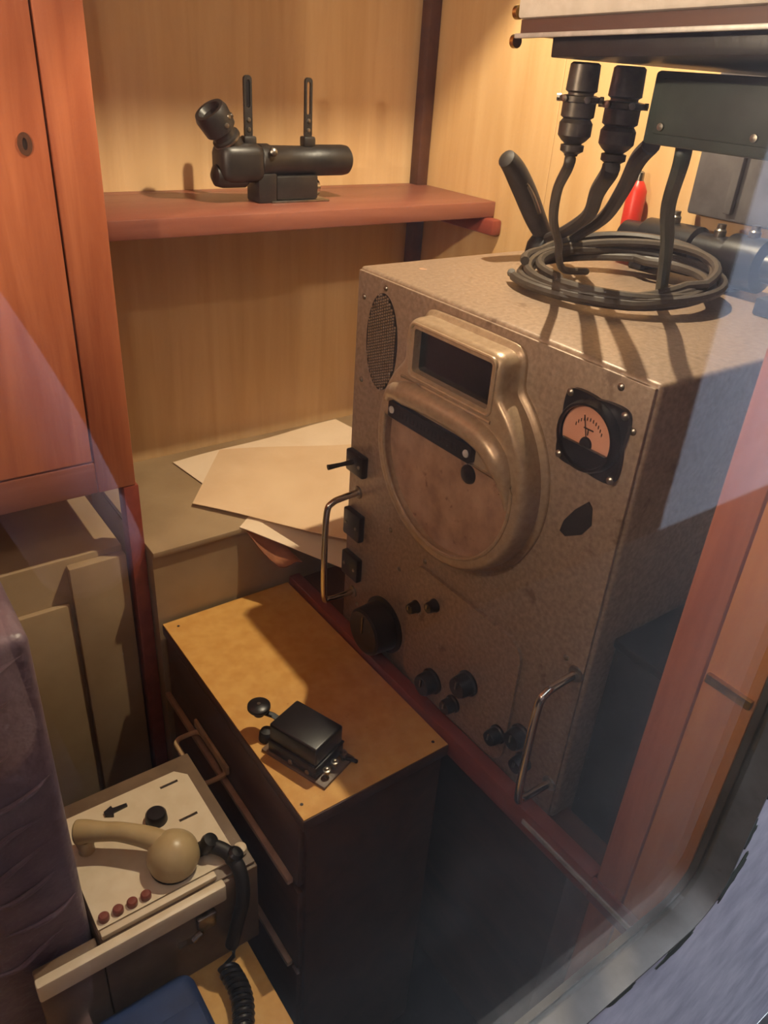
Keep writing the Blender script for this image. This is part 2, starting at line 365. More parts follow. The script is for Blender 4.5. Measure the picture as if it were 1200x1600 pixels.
# door with a recessed panel
dl = [(-.26, -.545), (.2805, -.545), (.2805, CZ - .03), (-.26, CZ - .03)]
bm = NB(); slab(bm, dl, [[(-.19, -.46), (.13, -.46), (.13, CZ - .1), (-.19, CZ - .1)]], toW, CY + .001, CY + .021)
d = obj('door', bm, 'mahogany', t)
bm = bx(NB(), -.192, .132, CY + .012, CY + .018, -.462, CZ - .098); obj('door_panel', bm, 'mahogany', d)
bm = NB(); slab(bm, [(.254 + .0085 * cos(a) , -.114 + .013 * sin(a)) for a in [2 * pi * k / 20 for k in range(20)]],
                [[(.254 + .003 * cos(a), -.114 + .007 * sin(a)) for a in [2 * pi * k / 12 for k in range(12)]]], toW, CY - .0005, CY + .002)
obj('keyhole_plate', bm, 'dark_wood', d)
bm = NB(); slab(bm, [(.254 + .003 * cos(a), -.114 + .007 * sin(a)) for a in [2 * pi * k / 12 for k in range(12)]], [], toW, CY + .0008, CY + .002); obj('keyhole', bm, 'ink', d)
bm = bx(NB(), .322, .346, CY + .0, CY + .03, FZ, -.601, .002); obj('support_post', bm, 'mahogany_y', t)
bm = bx(NB(), -.3, .2835, CY + .004, CY + .02, -.549, -.546); obj('light_bead', bm, 'mahogany_x', t)

# low beige cupboard under it
t = thing('lower_cupboard', 'dull beige painted low cupboard under the mahogany cupboard', 'cupboard', (.0, CY + .05, FZ))
bm = bx(NB(), -.54, .317, CY + .03, W1 - .003, FZ + .001, -.72, .003); obj('body', bm, 'beige_paint', t)
for a, b in ((-.5, -.1), (-.09, .22)):
    bm = bx(NB(), a, b, CY + .018, CY + .0295, FZ + .08, -.80, .003); obj('door', bm, 'beige_paint', t)
bm = bx(NB(), .225, .317, CY + .012, CY + .0295, FZ + .001, -.73, .002); obj('stile', bm, 'beige_paint', t)

# ================================================================== SHELF
t = thing('wall_shelf', 'reddish wooden shelf across the corner holding the black sight', 'shelf', (.7, 1.26, -.245))
bm = bx(NB(), .343, W2 - .003, 1.14, W1 - .031, -.2455, -.2174, .002); bx(bm, .343, W2 - .031, W1 - .031, W1 - .003, -.2455, -.2174)
obj('board', bm, 'mahogany_x', t)
bm = bx(NB(), W2 - .028, W2 - .003, 1.115, W1 - .035, -.275, -.2458, .006); obj('cleat', bm, 'mahogany_y', t)
bm = bx(NB(), .36, W2 - .03, W1 - .028, W1 - .003, -.27, -.2458, .002); obj('back_batten', bm, 'dark_wood_x', t)

# ================================================================== BACK LEDGE + PAPERS
t = thing('side_cabinet', 'low beige cabinet behind the desk carrying loose papers', 'cabinet', (.7, 1.2, FZ))
bm = bx(NB(), .3475, W2 - .003, 1.056, W1 - .003, FZ + .001, -.727); obj('body', bm, 'beige_paint', t)
bm = bx(NB(), .3475, W2 - .003, 1.05, W1 - .003, -.7268, -.715, .002); obj('top_board', bm, 'beige_paint', t)

def paper(name, corners, zfun, m, label, nx=18, ny=14, thick=.0012, group=None):
    """curled sheet: corners a,b,c,d in xy (order round), z by function"""
    a, b, c, d = [V(p) for p in corners]
    bm = NB(); top = []; bot = []
    for i in range(nx + 1):
        ra = []; rb2 = []
        for j in range(ny + 1):
            s, q = i / nx, j / ny
            p = a * (1 - s) * (1 - q) + b * s * (1 - q) + c * s * q + d * (1 - s) * q
            z = zfun(p.x, p.y, s, q)
            ra.append(bm.verts.new((p.x, p.y, z + thick))); rb2.append(bm.verts.new((p.x, p.y, z)))
        top.append(ra); bot.append(rb2)
    for i in range(nx):
        for j in range(ny):
            bm.faces.new((top[i][j], top[i + 1][j], top[i + 1][j + 1], top[i][j + 1]))
            bm.faces.new((bot[i][j], bot[i][j + 1], bot[i + 1][j + 1], bot[i + 1][j]))
    for i in range(nx):
        bm.faces.new((top[i][0], bot[i][0], bot[i + 1][0], top[i + 1][0])); bm.faces.new((top[i][ny], top[i + 1][ny], bot[i + 1][ny], bot[i][ny]))
    for j in range(ny):
        bm.faces.new((top[0][j], top[0][j + 1], bot[0][j + 1], bot[0][j])); bm.faces.new((top[nx][j], bot[nx][j], bot[nx][j + 1], top[nx][j + 1]))
    o = obj(name, bm, m, loc=(a.x, a.y, -.715)); tag(o, label, 'paper', group)
    return o
G = 'loose papers beside the receiver'
paper('paper_sheet', ((.50, 1.335), (.90, 1.365), (.93, 1.12), (.53, 1.10)), lambda x, y, s, q: -.7130 + .0015 * sin(9 * s), 'paper_white', 'pale sheet at the back of the pile, against the wall', group=G)
paper('paper_sheet', ((.4635, 1.158), (.60, 1.335), (.93, 1.20), (.645, .912)), lambda x, y, s, q: -.708 + .0015 * sin(7 * q) - .05 * max(0, 1.03 - y) * (1.03 - y) * 2, 'paper', 'large loose sheet on top of the paper pile', group=G)
paper('paper_sheet', ((.503, 1.052), (.60, 1.13), (.86, 1.06), (.665, .908)), lambda x, y, s, q: -.7135 - (.6 * max(0, 1.05 - y)) * (.85 + .15 * s) , 'paper_white', 'pale sheet drooping over the edge below the top sheet', group=G)
o = paper('paper_sheet', ((.512, 1.049), (.56, 1.046), (.59, .985), (.545, .99)), lambda x, y, s, q: -.7165 - .95 * max(0, 1.05 - y) - .008 * sin(pi * q) - .004 * sin(6 * s), 'kraft', 'torn brown scrap hanging under the drooping sheet', 10, 10, .002, group=G)

# ================================================================== DESK PEDESTAL with drawers
DZ = -.86
t = thing('desk_pedestal', 'brown wooden drawer pedestal with ochre top carrying the morse key', 'desk', (.48, .8, FZ))
bm = bx(NB(), .362, .594, .582, 1.045, FZ + .001, DZ - .0225); obj('carcass', bm, 'dark_wood', t)
bm = bx(NB(), .350, .597, .573, 1.0485, DZ - .022, DZ - .0015, .002); dt = obj('top', bm, 'dark_wood', t)
bm = bx(NB(), .3515, .596, .5745, 1.048, DZ - .0014, DZ); osh = obj('ochre_sheet', bm, 'plywood_top', dt)
for x, y in ((.362, .598), (.372, 1.03), (.58, .59)):
    bm = NB(); lathe(bm, (x, y, DZ - .0002), (0, 0, 1), [(0, .0026), (.0005, .0024), (.0006, 0)], 10); obj('screw', bm, 'ink', dt)
zs = [(-1.018, -.886), (-1.222, -1.034), (-1.43, -1.238)]
for i, (z0, z1) in enumerate(zs):
    bm = bx(NB(), .352, .3618, .588, 1.04, z0, z1, .002); dr = obj('drawer', bm, 'dark_wood', t)
    bm = bx(NB(), .342, .3518, .60, 1.045, z0 - .003, z0 + .008, .002); obj('drawer_moulding', bm, 'pale_trim', dr)
# rectangular loop handle sticking out of the top drawer
bm = NB(); tube(bm, [V((x, y, -.995)) for x, y in rrect(.306, .351, .806, .915, .012, 5)], .0042, 8, True); obj('loop_handle', bm, 'loop_paint', t)
bm = bx(NB(), .346, .3515, .80, .925, -.992, -.975, .002); obj('handle_plate', bm, 'loop_paint', t)

# ================================================================== RECEIVER TABLE
t = thing('receiver_table', 'dark red table edge below the big receiver', 'table', (.85, .6, FZ))
bm = bx(NB(), .622, W2 - .004, .304, 1.0485, -.885, DZ); obj('top', bm, 'dark_wood', t)
bm = bx(NB(), .5985, .6215, .304, 1.0485, -.886, -.846, .003); bx(bm, .5985, .6035, YI + .006, .3035, -.886, -.846, .001); obj('front_rim', bm, 'mahogany_y', t)
bm = bx(NB(), .5955, .5984, YI + .006, .42, -.868, -.860, .0008); obj('metal_edge', bm, 'aluminium', t)
bm = bx(NB(), .70, .72, .304, 1.04, FZ + .001, -.886); obj('back_panel', bm, 'dark_wood', t)
for yy in (.31, .98):
    bm = bx(NB(), .64, .69, yy, yy + .05, FZ + .001, -.886, .002); obj('leg', bm, 'dark_wood', t)

# ================================================================== THE BIG RECEIVER
RX0, RX1, RY0, RY1, RZ0, RZ1 = .624, 1.093, .398, .905, -.8595, -.247
t = thing('radio_receiver', 'large beige metal radio receiver with round dial housing', 'radio', (.85, .65, RZ0))
bm = bx(NB(), RX0 + .004, RX1, RY0, RY1, RZ0, RZ1, .006, 3); obj('case', bm, 'radio_paint', t)
bm = bx(NB(), RX0, RX0 + .0045, RY0 + .004, RY1 - .004, RZ0 + .004, RZ1 - .004, .0015); fp = obj('front_panel', bm, 'radio_paint', t)
FX = RX0
for y, z in ((.836, -.262), (.882, -.405), (.885, -.285), (.44, -.262), (.415, -.30), (.785, -.612), (.757, -.667), (.62, -.682), (.86, -.80), (.43, -.60), (.70, -.62)):
    bm = NB(); lathe(bm, (FX + .001, y, z), (-1, 0, 0), [(0, .0042), (.002, .004), (.0034, .0022), (.0036, .0)], 12); obj('screw', bm, 'steel', fp)
# oval loudspeaker grille: rows of small raised dots over a dark backing
bm = NB(); slab(bm, [(.838 + .036 * cos(a), -.337 + .068 * sin(a)) for a in [2 * pi * k / 40 for k in range(40)]], [], lambda u, v, d: V((d, u, v)), FX - .0006, FX + .001)
gr = obj('speaker_grille', bm, 'black_matt', t)
bm = NB()
for i in range(-7, 8):
    for j in range(-16, 17):
        u, v = i * .0049, j * .0042 + (i % 2) * .0021
        if (u / .034) ** 2 + (v / .066) ** 2 < 1: bx(bm, FX - .0022, FX - .0004, .838 + u - .0012, .838 + u + .0012, -.337 + v - .0013, -.337 + v + .0013)
o = obj('grille_mesh', bm, 'radio_paint', gr); o['kind'] = 'stuff'

# dial housing (keyhole outline)
CYD, CZD, RD = .65, -.432, .143
def outline(n=180):
    oc = V((.652, -.40)); pts = []
    for k in range(n):
        a = 2 * pi * k / n; d = V((cos(a), sin(a)))
        # distance to circle
        m = oc - V((CYD, CZD)); bq = m.dot(d); cq = m.dot(m) - RD * RD; rc = -bq + sqrt(bq * bq - cq)
        # distance to rounded bezel box
        r = 0; lo, hi = 0, .3
        def inbox(p):
            qx = abs(p.x - .656) - (.087 - .016); qz = abs(p.y + .345) - (.077 - .016)
            return (max(qx, 0) ** 2 + max(qz, 0) ** 2) ** .5 + min(max(qx, qz), 0) - .016 < 0
        if inbox(oc):
            for _ in range(30):
                mid = (lo + hi) / 2
                if inbox(oc + d * mid): lo = mid
                else: hi = mid
            r = lo
        # smooth union of the two radii
        kk = .007
        h = max(kk - abs(rc - r), 0) / kk
        pts.append((oc, d, max(rc, r) + h * h * kk * .25))
    R = [p[2] for p in pts]
    for _ in range(2): R = [(R[i - 1] + 2 * R[i] + R[(i + 1) % n]) / 4 for i in range(n)]
    return oc, [(pts[i][1], R[i]) for i in range(n)]
oc, OL = outline()
def oring(d): return [(oc.x + v.x * (r - d), oc.y + v.y * (r - d)) for v, r in OL]
P3 = lambda h: (lambda u, v: V((FX - h, u, v)))
bm = NB()
prof = [(-.0075, -.001), (-.0075, .002), (-.006, .004), (-.0035, .0052), (-.0005, .008), (.000, .022), (.001, .028), (.0035, .0325), (.007, .035), (.010, .0355)]
rings = [[bm.verts.new(P3(h)(*p)) for p in oring(d)] for d, h in prof]
n = len(OL)
for A, B in zip(rings, rings[1:]):
    for k in range(n): bm.faces.new((A[k], A[(k + 1) % n], B[(k + 1) % n], B[k]))
HF = .0355
wloop = rrect(.584, .724, -.334, -.2795, .004, 4)
def recess_loop(r, zc):
    a0 = math.asin((zc - CZD) / r); pts = []
    for k in range(61):
        a = pi - a0 + (pi + 2 * a0) * k / 60; pts.append((CYD + r * cos(a), CZD + r * sin(a)))
    return pts
rloop = recess_loop(.124, -.408)
sheet(bm, oring(.010), [wloop, rloop], P3(HF))
for lp, hb in ((wloop, .024), (rloop, .022)): wallstrip(bm, lp, P3(HF), P3(hb))
bmesh.ops.remove_doubles(bm, verts=bm.verts[:], dist=.00002)
dh = obj('dial_housing', bm, 'radio_cast', t, angle=40)
bm = NB(); slab(bm, wloop, [], lambda u, v, d: V((FX - d, u, v)), .020, .0245); obj('dial_window', bm, 'dial_glass', dh)
bm = NB(); slab(bm, rloop, [], lambda u, v, d: V((FX - d, u, v)), .018, .0225); rp = obj('recessed_plate', bm, 'radio_dirty', dh)
# rims round window and recess
bm = NB(); tube(bm, [P3(HF)(u, v) for u, v in rrect(.578, .730, -.340, -.2735, .008, 5)], .0022, 8, True); obj('window_rim', bm, 'radio_cast', dh)
bm = NB(); tube(bm, [P3(HF - .001)(u, v) for u, v in rloop], .003, 8, True); obj('recess_rim', bm, 'radio_cast', dh)
bm = NB(); tube(bm, [P3(HF + .0005)(y, -.346) for y in (.742, .70, .62, .575)], .0024, 8); obj('ridge', bm, 'radio_cast', dh)
# rounded hood above the name plate, running down on the right
bm = NB(); hp = spline([(FX - HF + .004, .775, -.392), (FX - HF + .002, .755, -.372), (FX - HF + .001, .70, -.364), (FX - HF + .001, .62, -.364), (FX - HF + .001, .570, -.374), (FX - HF + .002, .542, -.402), (FX - HF + .004, .532, -.44)], 6)
tube(bm, hp, .012, 16, rs=[.004 + .0125 * min(1, 4 * min(i, len(hp) - 1 - i) / (len(hp) - 1)) for i in range(len(hp))]); obj('hood', bm, 'radio_cast', dh)
bm = NB(); slab(bm, rrect(.592, .756, -.405, -.383, .003, 3), [], lambda u, v, d: V((FX - d, u, v)), HF - .008, HF + .008); npl = obj('name_plate', bm, 'bakelite', dh)
for y in (.748, .600):
    bm = NB(); lathe(bm, (FX - HF - .0075, y, -.394), (-1, 0, 0), [(0, .0052), (.0015, .0048), (.0022, .0)], 12); obj('screw', bm, 'aluminium', npl)
bm = NB()
for k in range(16): bx(bm, FX - HF - .0086, FX - HF - .0078, .618 + k * .0075, .6225 + k * .0075, -.398, -.390)
o = obj('embossed_marks', bm, 'black_matt', npl)
# pointer boss in the recess
bm = NB(); lathe(bm, (FX - .0222, .612, -.432), (-1, 0, 0), [(0, .013), (.003, .012), (.005, .006), (.0055, .0)], 20); obj('pointer_boss', bm, 'bakelite', rp)
for y, z in ((.533, -.425), (.560, -.428)):
    bm = NB(); lathe(bm, (FX - .0222, y, z), (-1, 0, 0), [(0, .007), (.003, .006), (.004, .0)], 16); obj('stud', bm, 'radio_dirty', rp)

# meter
MY, MZ, MS = .4595, -.3215, .80
def mp(u, v): return (MY + u * MS, MZ + v * MS)
ml = lambda u, v, d: V((FX - d, u, v))
lobes = []
for k in range(64):
    a = 2 * pi * k / 64
    sq = 1 / (abs(cos(a)) ** 7 + abs(sin(a)) ** 7) ** (1 / 7)      # rounded square, slightly waisted sides
    rr = .0525 * sq * (1 - .055 * (1 - abs(sin(2 * a))) ** 2)
    lobes.append(mp(rr * cos(a), rr * sin(a)))
bm = NB(); slab(bm, lobes, [], ml, -.001, .006); ME = obj('meter', bm, 'bakelite', t)
bm = NB(); lathe(bm, (FX - .005, MY, MZ), (-1, 0, 0), [(0, .049 * MS), (.008, .048 * MS), (.012, .0455 * MS), (.012, .0425 * MS), (.009, .0415 * MS)], 40, cap=False); obj('bezel_ring', bm, 'bakelite', ME)
bm = NB(); slab(bm, [mp(.0418 * cos(a), .0418 * sin(a)) for a in [radians(-20 + 220 * k / 30) for k in range(31)]], [], ml, .004, .0105); mf = obj('meter_face', bm, 'meter_face', ME)
bm = NB(); slab(bm, [mp(.0418 * cos(a), .0418 * sin(a)) for a in [radians(200 + 140 * k / 20) for k in range(21)]], [], ml, .004, .013); obj('apron', bm, 'bakelite', ME)
bm = NB(); tube(bm, [(FX - .0132, *mp(-.035, -.0128)), (FX - .0132, *mp(.035, -.0128))], .0012, 8); obj('apron_edge', bm, 'steel', ME)
bm = NB(); lathe(bm, (FX - .0105, *mp(0, -.0105)), (-1, 0, 0), [(0, .008), (.002, .007), (.003, .0)], 20); obj('pivot', bm, 'bakelite', mf)
bm = NB(); tube(bm, [(FX - .0115, *mp(0, -.005)), (FX - .0115, *mp(.010, .027))], .0006, 6); obj('needle', bm, 'ink', mf)
bm = NB()
for k in range(11):
    a = radians(35 + 11 * k); u, v = mp(.026 * cos(a), -.0065 + .030 * sin(a)); bx(bm, FX - .0112, FX - .0104, u - .0004, u + .0004, v - .0018, v + .0018)
bx(bm, FX - .0111, FX - .0104, *sorted((mp(-.008, 0)[0], mp(.008, 0)[0])), mp(0, .0095)[1], mp(0, .0112)[1]); bx(bm, FX - .0111, FX - .0104, MY - .0006, MY + .0006, mp(0, .002)[1], mp(0, .0095)[1])
obj('scale_marks', bm, 'ink', mf)
for sy in (-1, 1):
    for sz in (-1, 1):
        bm = NB(); lathe(bm, (FX - .0055, *mp(sy * .0445, sz * .0445)), (-1, 0, 0), [(0, .0045), (.0015, .0043), (.003, .0025), (.0033, .0)], 14); obj('screw', bm, 'steel', ME)

# lower front: raised panel, knobs, black plates, dark patch
bm = NB(); slab(bm, rrect(.492, .722, -.842, -.628, .03, 8), [], lambda u, v, d: V((FX - d, u, v)), -.001, .005); lp = obj('lower_panel', bm, 'radio_paint', t)
def knob(y, z, r, l, m='bakelite', x=None, name='knob', ribs=True):
    bm = NB(); seg = 40; x = FX if x is None else x
    lathe(bm, (x + .001, y, z), (-1, 0, 0), [(0, r * 1.15), (.004, r * 1.15), (.006, r), (l - .003, r * .94), (l, r * .85), (l + .0005, 0)], seg)
    k = obj(name, bm, m, t)
    bm = NB(); bx(bm, x - l - .0016, x - l + .001, y - .0012, y + .0012, z, z + r * .75); obj('index_line', bm, 'steel', k)
    return k
knob(.782, -.790, .042, .044)
knob(.648, -.805, .018, .024, x=FX - .005)
knob(.575, -.752, .017, .024, x=FX - .005)
knob(.598, -.81, .012, .02, x=FX - .005)
knob(.470, -.765, .015, .022); knob(.505, -.79, .012, .02, x=FX - .005); knob(.458, -.802, .012, .02)
knob(.662, -.672, .009, .016, x=FX - .005); knob(.702, -.70, .009, .016, x=FX - .005)
for z, h in ((-.538, .018), (-.648, .024), (-.728, .022)):
    bm = bx(NB(), FX - .011, FX + .001, .852, .898, z - h, z + h, .003); bp = obj('black_plate', bm, 'bakelite', t)
    for dy in (-.014, .014):
        bm = NB(); lathe(bm, (FX - .0108, .875 + dy, z), (-1, 0, 0), [(0, .003), (.0014, .0026), (.0016, 0)], 10); obj('screw', bm, 'steel', bp)
bm = NB(); tube(bm, [(FX - .008, .878, -.536), (FX - .052, .884, -.538)], .0045, 10); obj('shaft', bm, 'black_matt', t)
bm = NB(); slab(bm, [(.447, -.395), (.441, -.40), (.437, -.42), (.447, -.437), (.468, -.45), (.477, -.447), (.474, -.432), (.462, -.412)], [], lambda u, v, d: V((FX - d, u, v)), -.001, .0012); obj('bare_patch', bm, 'black_matt', t)
# grab handles
def handle(y, z0, z1):
    bm = NB(); r = .016
    pts = spline([(FX + .002, y, z1), (FX - .028, y, z1 - .002), (FX - .048, y, z1 - .006), (FX - .058, y, z1 - .022), (FX - .060, y, (z0 + z1) / 2), (FX - .058, y, z0 + .012), (FX - .048, y, z0 + .002), (FX - .028, y, z0), (FX + .002, y, z0)], 6)
    tube(bm, pts, .0052, 12); h = obj('grab_handle', bm, 'chrome', t)
    for z in (z0, z1):
        bm = NB(); lathe(bm, (FX + .001, y, z), (-1, 0, 0), [(0, .011), (.003, .010), (.004, .006)], 16); obj('flange', bm, 'steel', h)
handle(.874, -.782, -.590); handle(.412, -.800, -.612)
# top corner screws / foot dots on lid
bm = NB(); lathe(bm, (.70, .855, RZ1 - .0005), (0, 0, 1), [(0, .006), (.001, .0055), (.0012, 0)], 14); obj('lid_screw', bm, 'radio_dirty', t)

t = thing('black_case', 'black case squeezed between the receiver and the reddish post', 'case', (.82, .35, RZ0))
bm = bx(NB(), .66, .98, .318, .394, -.8598, -.575, .004); obj('body', bm, 'black_matt', t)
bm = bx(NB(), .658, .982, .316, .396, -.5748, -.562, .003); obj('lid', bm, 'black_matt', t)

# ================================================================== ELBOW SIGHT on the shelf
SZ = -.2174
t = thing('elbow_telescope', 'black elbow telescope sight with two upright slotted strips on the shelf', 'telescope', (.67, 1.24, SZ))
Y = 1.24
bm = NB(); lathe(bm, (.645, Y, -.155), (1, 0, 0), [(0, .022), (.004, .026), (.02, .026), (.024, .0235), (.10, .0225), (.105, .0245), (.165, .0245), (.174, .023), (.178, .019), (.174, .018), (.17, 0)], 32); obj('tube', bm, 'black_paint', t)
bm = bx(NB(), .575, .652, Y - .028, Y + .028, -.186, -.128, .016, 4); obj('prism_housing', bm, 'black_paint', t)
bm = NB(); lathe(bm, (.572, Y, -.176), (1, 0, 0), [(-.006, .006), (.0, .016), (.012, .019), (.05, .019), (.055, .015)], 24); obj('housing_foot', bm, 'black_paint', t)
dv = V((-.60, -.12, .79)); p0 = V((.606, Y, -.140))
bm = NB(); lathe(bm, p0, dv, [(0, .020), (.018, .020), (.02, .0225), (.026, .0225), (.028, .019), (.036, .019), (.040, .025), (.066, .027), (.074, .024), (.074, .018), (.066, .014), (.06, 0)], 32); ep = obj('eyepiece', bm, 'black_paint', t)
bm = NB(); lathe(bm, p0 + dv.normalized() * .0215, dv, [(-.0015, .0229), (.0015, .0231)], 32); obj('collar_ring', bm, 'steel', ep)
for k in range(3):
    a = 2.2 + k * .5; aa, bb = frame_of(dv); c = p0 + dv.normalized() * (.05 + .006 * (k % 2)) + (aa * cos(a) + bb * sin(a)) * .0255
    bm = NB(); lathe(bm, c, aa * cos(a) + bb * sin(a), [(0, .004), (.002, .0035), (.0025, 0)], 10); obj('eyepiece_screw', bm, 'steel', ep)
bm = bx(NB(), .638, .672, Y - .022, Y + .022, SZ, -.172, .003); obj('pedestal', bm, 'black_paint', t)
bm = bx(NB(), .6725, .752, Y - .02, Y + .02, -.2135, -.176, .003); obj('mount_block', bm, 'black_paint', t)
bm = bx(NB(), .66, .772, Y - .026, Y + .026, SZ, -.2138, .001); obj('mount_plate', bm, 'steel', t)
bm = NB(); lathe(bm, (.7518, Y - .006, -.197), (1, 0, 0), [(0, .013), (.006, .013), (.008, .009), (.0085, 0)], 20); obj('clamp_screw', bm, 'chrome', t)
for x, dz in ((.632, .0), (.742, .001)):
    bm = bx(NB(), x - .011, x + .011, Y - .009, Y + .009, -.134, -.118, .003); ck = obj('strip_socket', bm, 'black_paint', t)
    uo = rrect(x - .0068, x + .0068, -.121, -.033 + dz, .0062, 6); ui = rrect(x - .0036, x + .0036, -.086 if x > .7 else -.078, -.039 + dz, .0034, 5)
    bm = NB(); slab(bm, uo, [ui], toW, Y - .0025, Y + .0025); st = obj('slotted_strip', bm, 'black_paint', t)
    if x < .7:
        bm = NB(); slab(bm, rrect(x - .0035, x + .0035, -.0775, -.0395, .0032, 5), [], toW, Y - .0008, Y + .0008); obj('slot_insert', bm, 'bakelite', st)
    for z in (-.095, -.109):
        bm = NB(); lathe(bm, (x, Y - .0024, z), (0, -1, 0), [(0, .0036), (.0015, .003), (.002, 0)], 12); obj('rivet', bm, 'steel', st)
bm = NB(); lathe(bm, (.662, Y - .0275, -.139), (-.2, -1, .3), [(0, .007), (.004, .006), (.006, .003)], 16); obj('focus_screw', bm, 'steel', t)

# ================================================================== MORSE KEY on the desk
t = thing('morse_key', 'black boxy morse key with round knob on the ochre desk top', 'morse key', (.416, .677, DZ))
th = radians(20); dl_ = V((-sin(th), cos(th), 0)); ds = V((cos(th), sin(th), 0)); c0 = V((.411, .671, DZ))
def kbox(l0, l1, s0, s1, z0, z1, bev=.0, seg=2):
    bm = NB(); bx(bm, s0, s1, l0, l1, z0, z1, bev, seg)
    for v in bm.verts: v.co = c0 + ds * v.co.x + dl_ * v.co.y + V((0, 0, v.co.z))
    return bm
obj('base_plate', kbox(-.062, .052, -.035, .034, 0, .005, .001), 'device_body', t)
obj('lower_body', kbox(-.044, .042, -.032, .031, .0052, .0248, .002), 'bakelite', t)
obj('cover', kbox(-.043, .041, -.031, .030, .0275, .058, .004, 3), 'bakelite', t)
obj('cover_rim', kbox(-.045, .043, -.033, .032, .025, .0273, .001), 'black_matt', t)
bm = NB(); tube(bm, [c0 + dl_ * .036 + V((0, 0, .036)), c0 + dl_ * .06 + V((0, 0, .037)), c0 + dl_ * .078 - ds * .006 + V((0, 0, .039))], .0042, 10); obj('lever', bm, 'black_matt', t)
kc = c0 + dl_ * .080 - ds * .008 + V((0, 0, .034))
bm = NB(); lathe(bm, kc, (0, 0, 1), [(0, .008), (.004, .007), (.008, .0065), (.010, .015), (.013, .0168), (.017, .0165), (.0195, .013), (.02, 0)], 28); kk_ = obj('knob', bm, 'bakelite', t)
bm = NB(); lathe(bm, kc + V((0, 0, .0199)), (0, 0, 1), [(0, .003), (.001, .0025), (.0012, 0)], 12); obj('knob_screw', bm, 'steel', kk_)
bm = NB(); lathe(bm, c0 + dl_ * .062 - ds * .012, (0, 0, 1), [(.0, .012), (.012, .011), (.016, .009), (.018, 0)], 20); obj('contact_post', bm, 'black_matt', t)
for s in (-.018, .0, .02):
    p = c0 - dl_ * .052 + ds * s + V((0, 0, .005))
    bm = NB(); lathe(bm, p, (0, 0, 1), [(0, .003), (.008, .003), (.0085, .0055), (.014, .0055), (.0145, .003), (.018, .0025), (.0185, 0)], 14); obj('terminal', bm, 'steel', t)
bm = NB(); tube(bm, spline([c0 - dl_ * .054 + ds * .02 + V((0, 0, .010)), c0 - dl_ * .064 + ds * .022 + V((0, 0, .012)), c0 - dl_ * .070 + ds * .028 + V((0, 0, .006))], 5), .003, 8); obj('wire_end', bm, 'black_matt', t)
for l, s in ((.0, -.033), (-.03, -.033)):
    bm = NB(); lathe(bm, c0 + dl_ * l + ds * s + V((0, 0, .012)), -ds, [(0, .004), (.0015, .0035), (.002, 0)], 12); obj('side_screw', bm, 'steel', t)

# ================================================================== WALL-HUNG SET above the receiver
t = thing('hanging_cabinet', 'white faced equipment cabinet hung above the receiver, cut by the frame', 'cabinet', (.498, .52, .0222))
A0 = V((.498, .52, .0222))
def hb(x0, x1, y0, y1, z0, z1, bev=0): return bx(NB(), A0.x + x0, A0.x + x1, A0.y + y0, A0.y + y1, A0.z + z0, A0.z + z1, bev)
obj('case', hb(.010, .50, -.298, -.002, .0118, .44, .003), 'green_grey', t)
obj('front_door', hb(.0, .0098, -.3, .0, .0118, .44, .003), 'box_white', t)
obj('bottom_channel', hb(.0035, .50, -.298, -.002, .0013, .0116), 'dark_wood', t)
obj('metal_strip', hb(-.001, .0033, -.3, .0, -.001, .0023, .0006), 'aluminium', t)
obj('bottom_plate', hb(.013, .46, -.298, -.028, -.0134, .0011, .001), 'black_paint', t)
for z in (.02, -.003):
    bm = NB(); lathe(bm, A0 + V((.004, .001, z * .84)), (0, 1, 0), [(0, .005), (.004, .005), (.005, .0035)], 14); obj('corner_screw', bm, 'brass', t)
t.rotation_euler = (radians(-2.4), 0, 0)

t = thing('junction_box', 'dark grey green junction box under the white faced cabinet', 'box', (.605, .4, -.047))
bm = bx(NB(), .606, .86, .235, .463, -.047, .0072, .003); obj('body', bm, 'green_grey', t)
bm = bx(NB(), .6038, .6058, .245, .453, -.0385, .0018, .001); obj('cover', bm, 'green_grey', t)
for y in (.27, .36, .445):
    bm = NB(); lathe(bm, (.6037, y, -.033), (-1, 0, 0), [(0, .0034), (.0016, .003), (.002, 0)], 12); obj('screw', bm, 'steel', t)
bm = NB(); tube(bm, spline([(.6435, .446, -.046), (.647, .448, -.063), (.711, .495, -.108), (.79, .54, -.16), (.86, .58, -.232)], 6), .0072, 10); obj('conduit', bm, 'green_grey', t)

t = thing('added_backplate', 'flat dull grey panel added to hide the lit right wall behind the junction box', 'cabinet', (1.08, .56, -.165))  # added grey panel: covers lamp-lit wall so this corner stays dark
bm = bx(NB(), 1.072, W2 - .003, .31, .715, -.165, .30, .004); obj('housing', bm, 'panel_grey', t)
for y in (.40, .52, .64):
    bm = bx(NB(), 1.062, 1.0718, y, y + .012, -.155, .29, .002); obj('rib', bm, 'panel_grey', t)

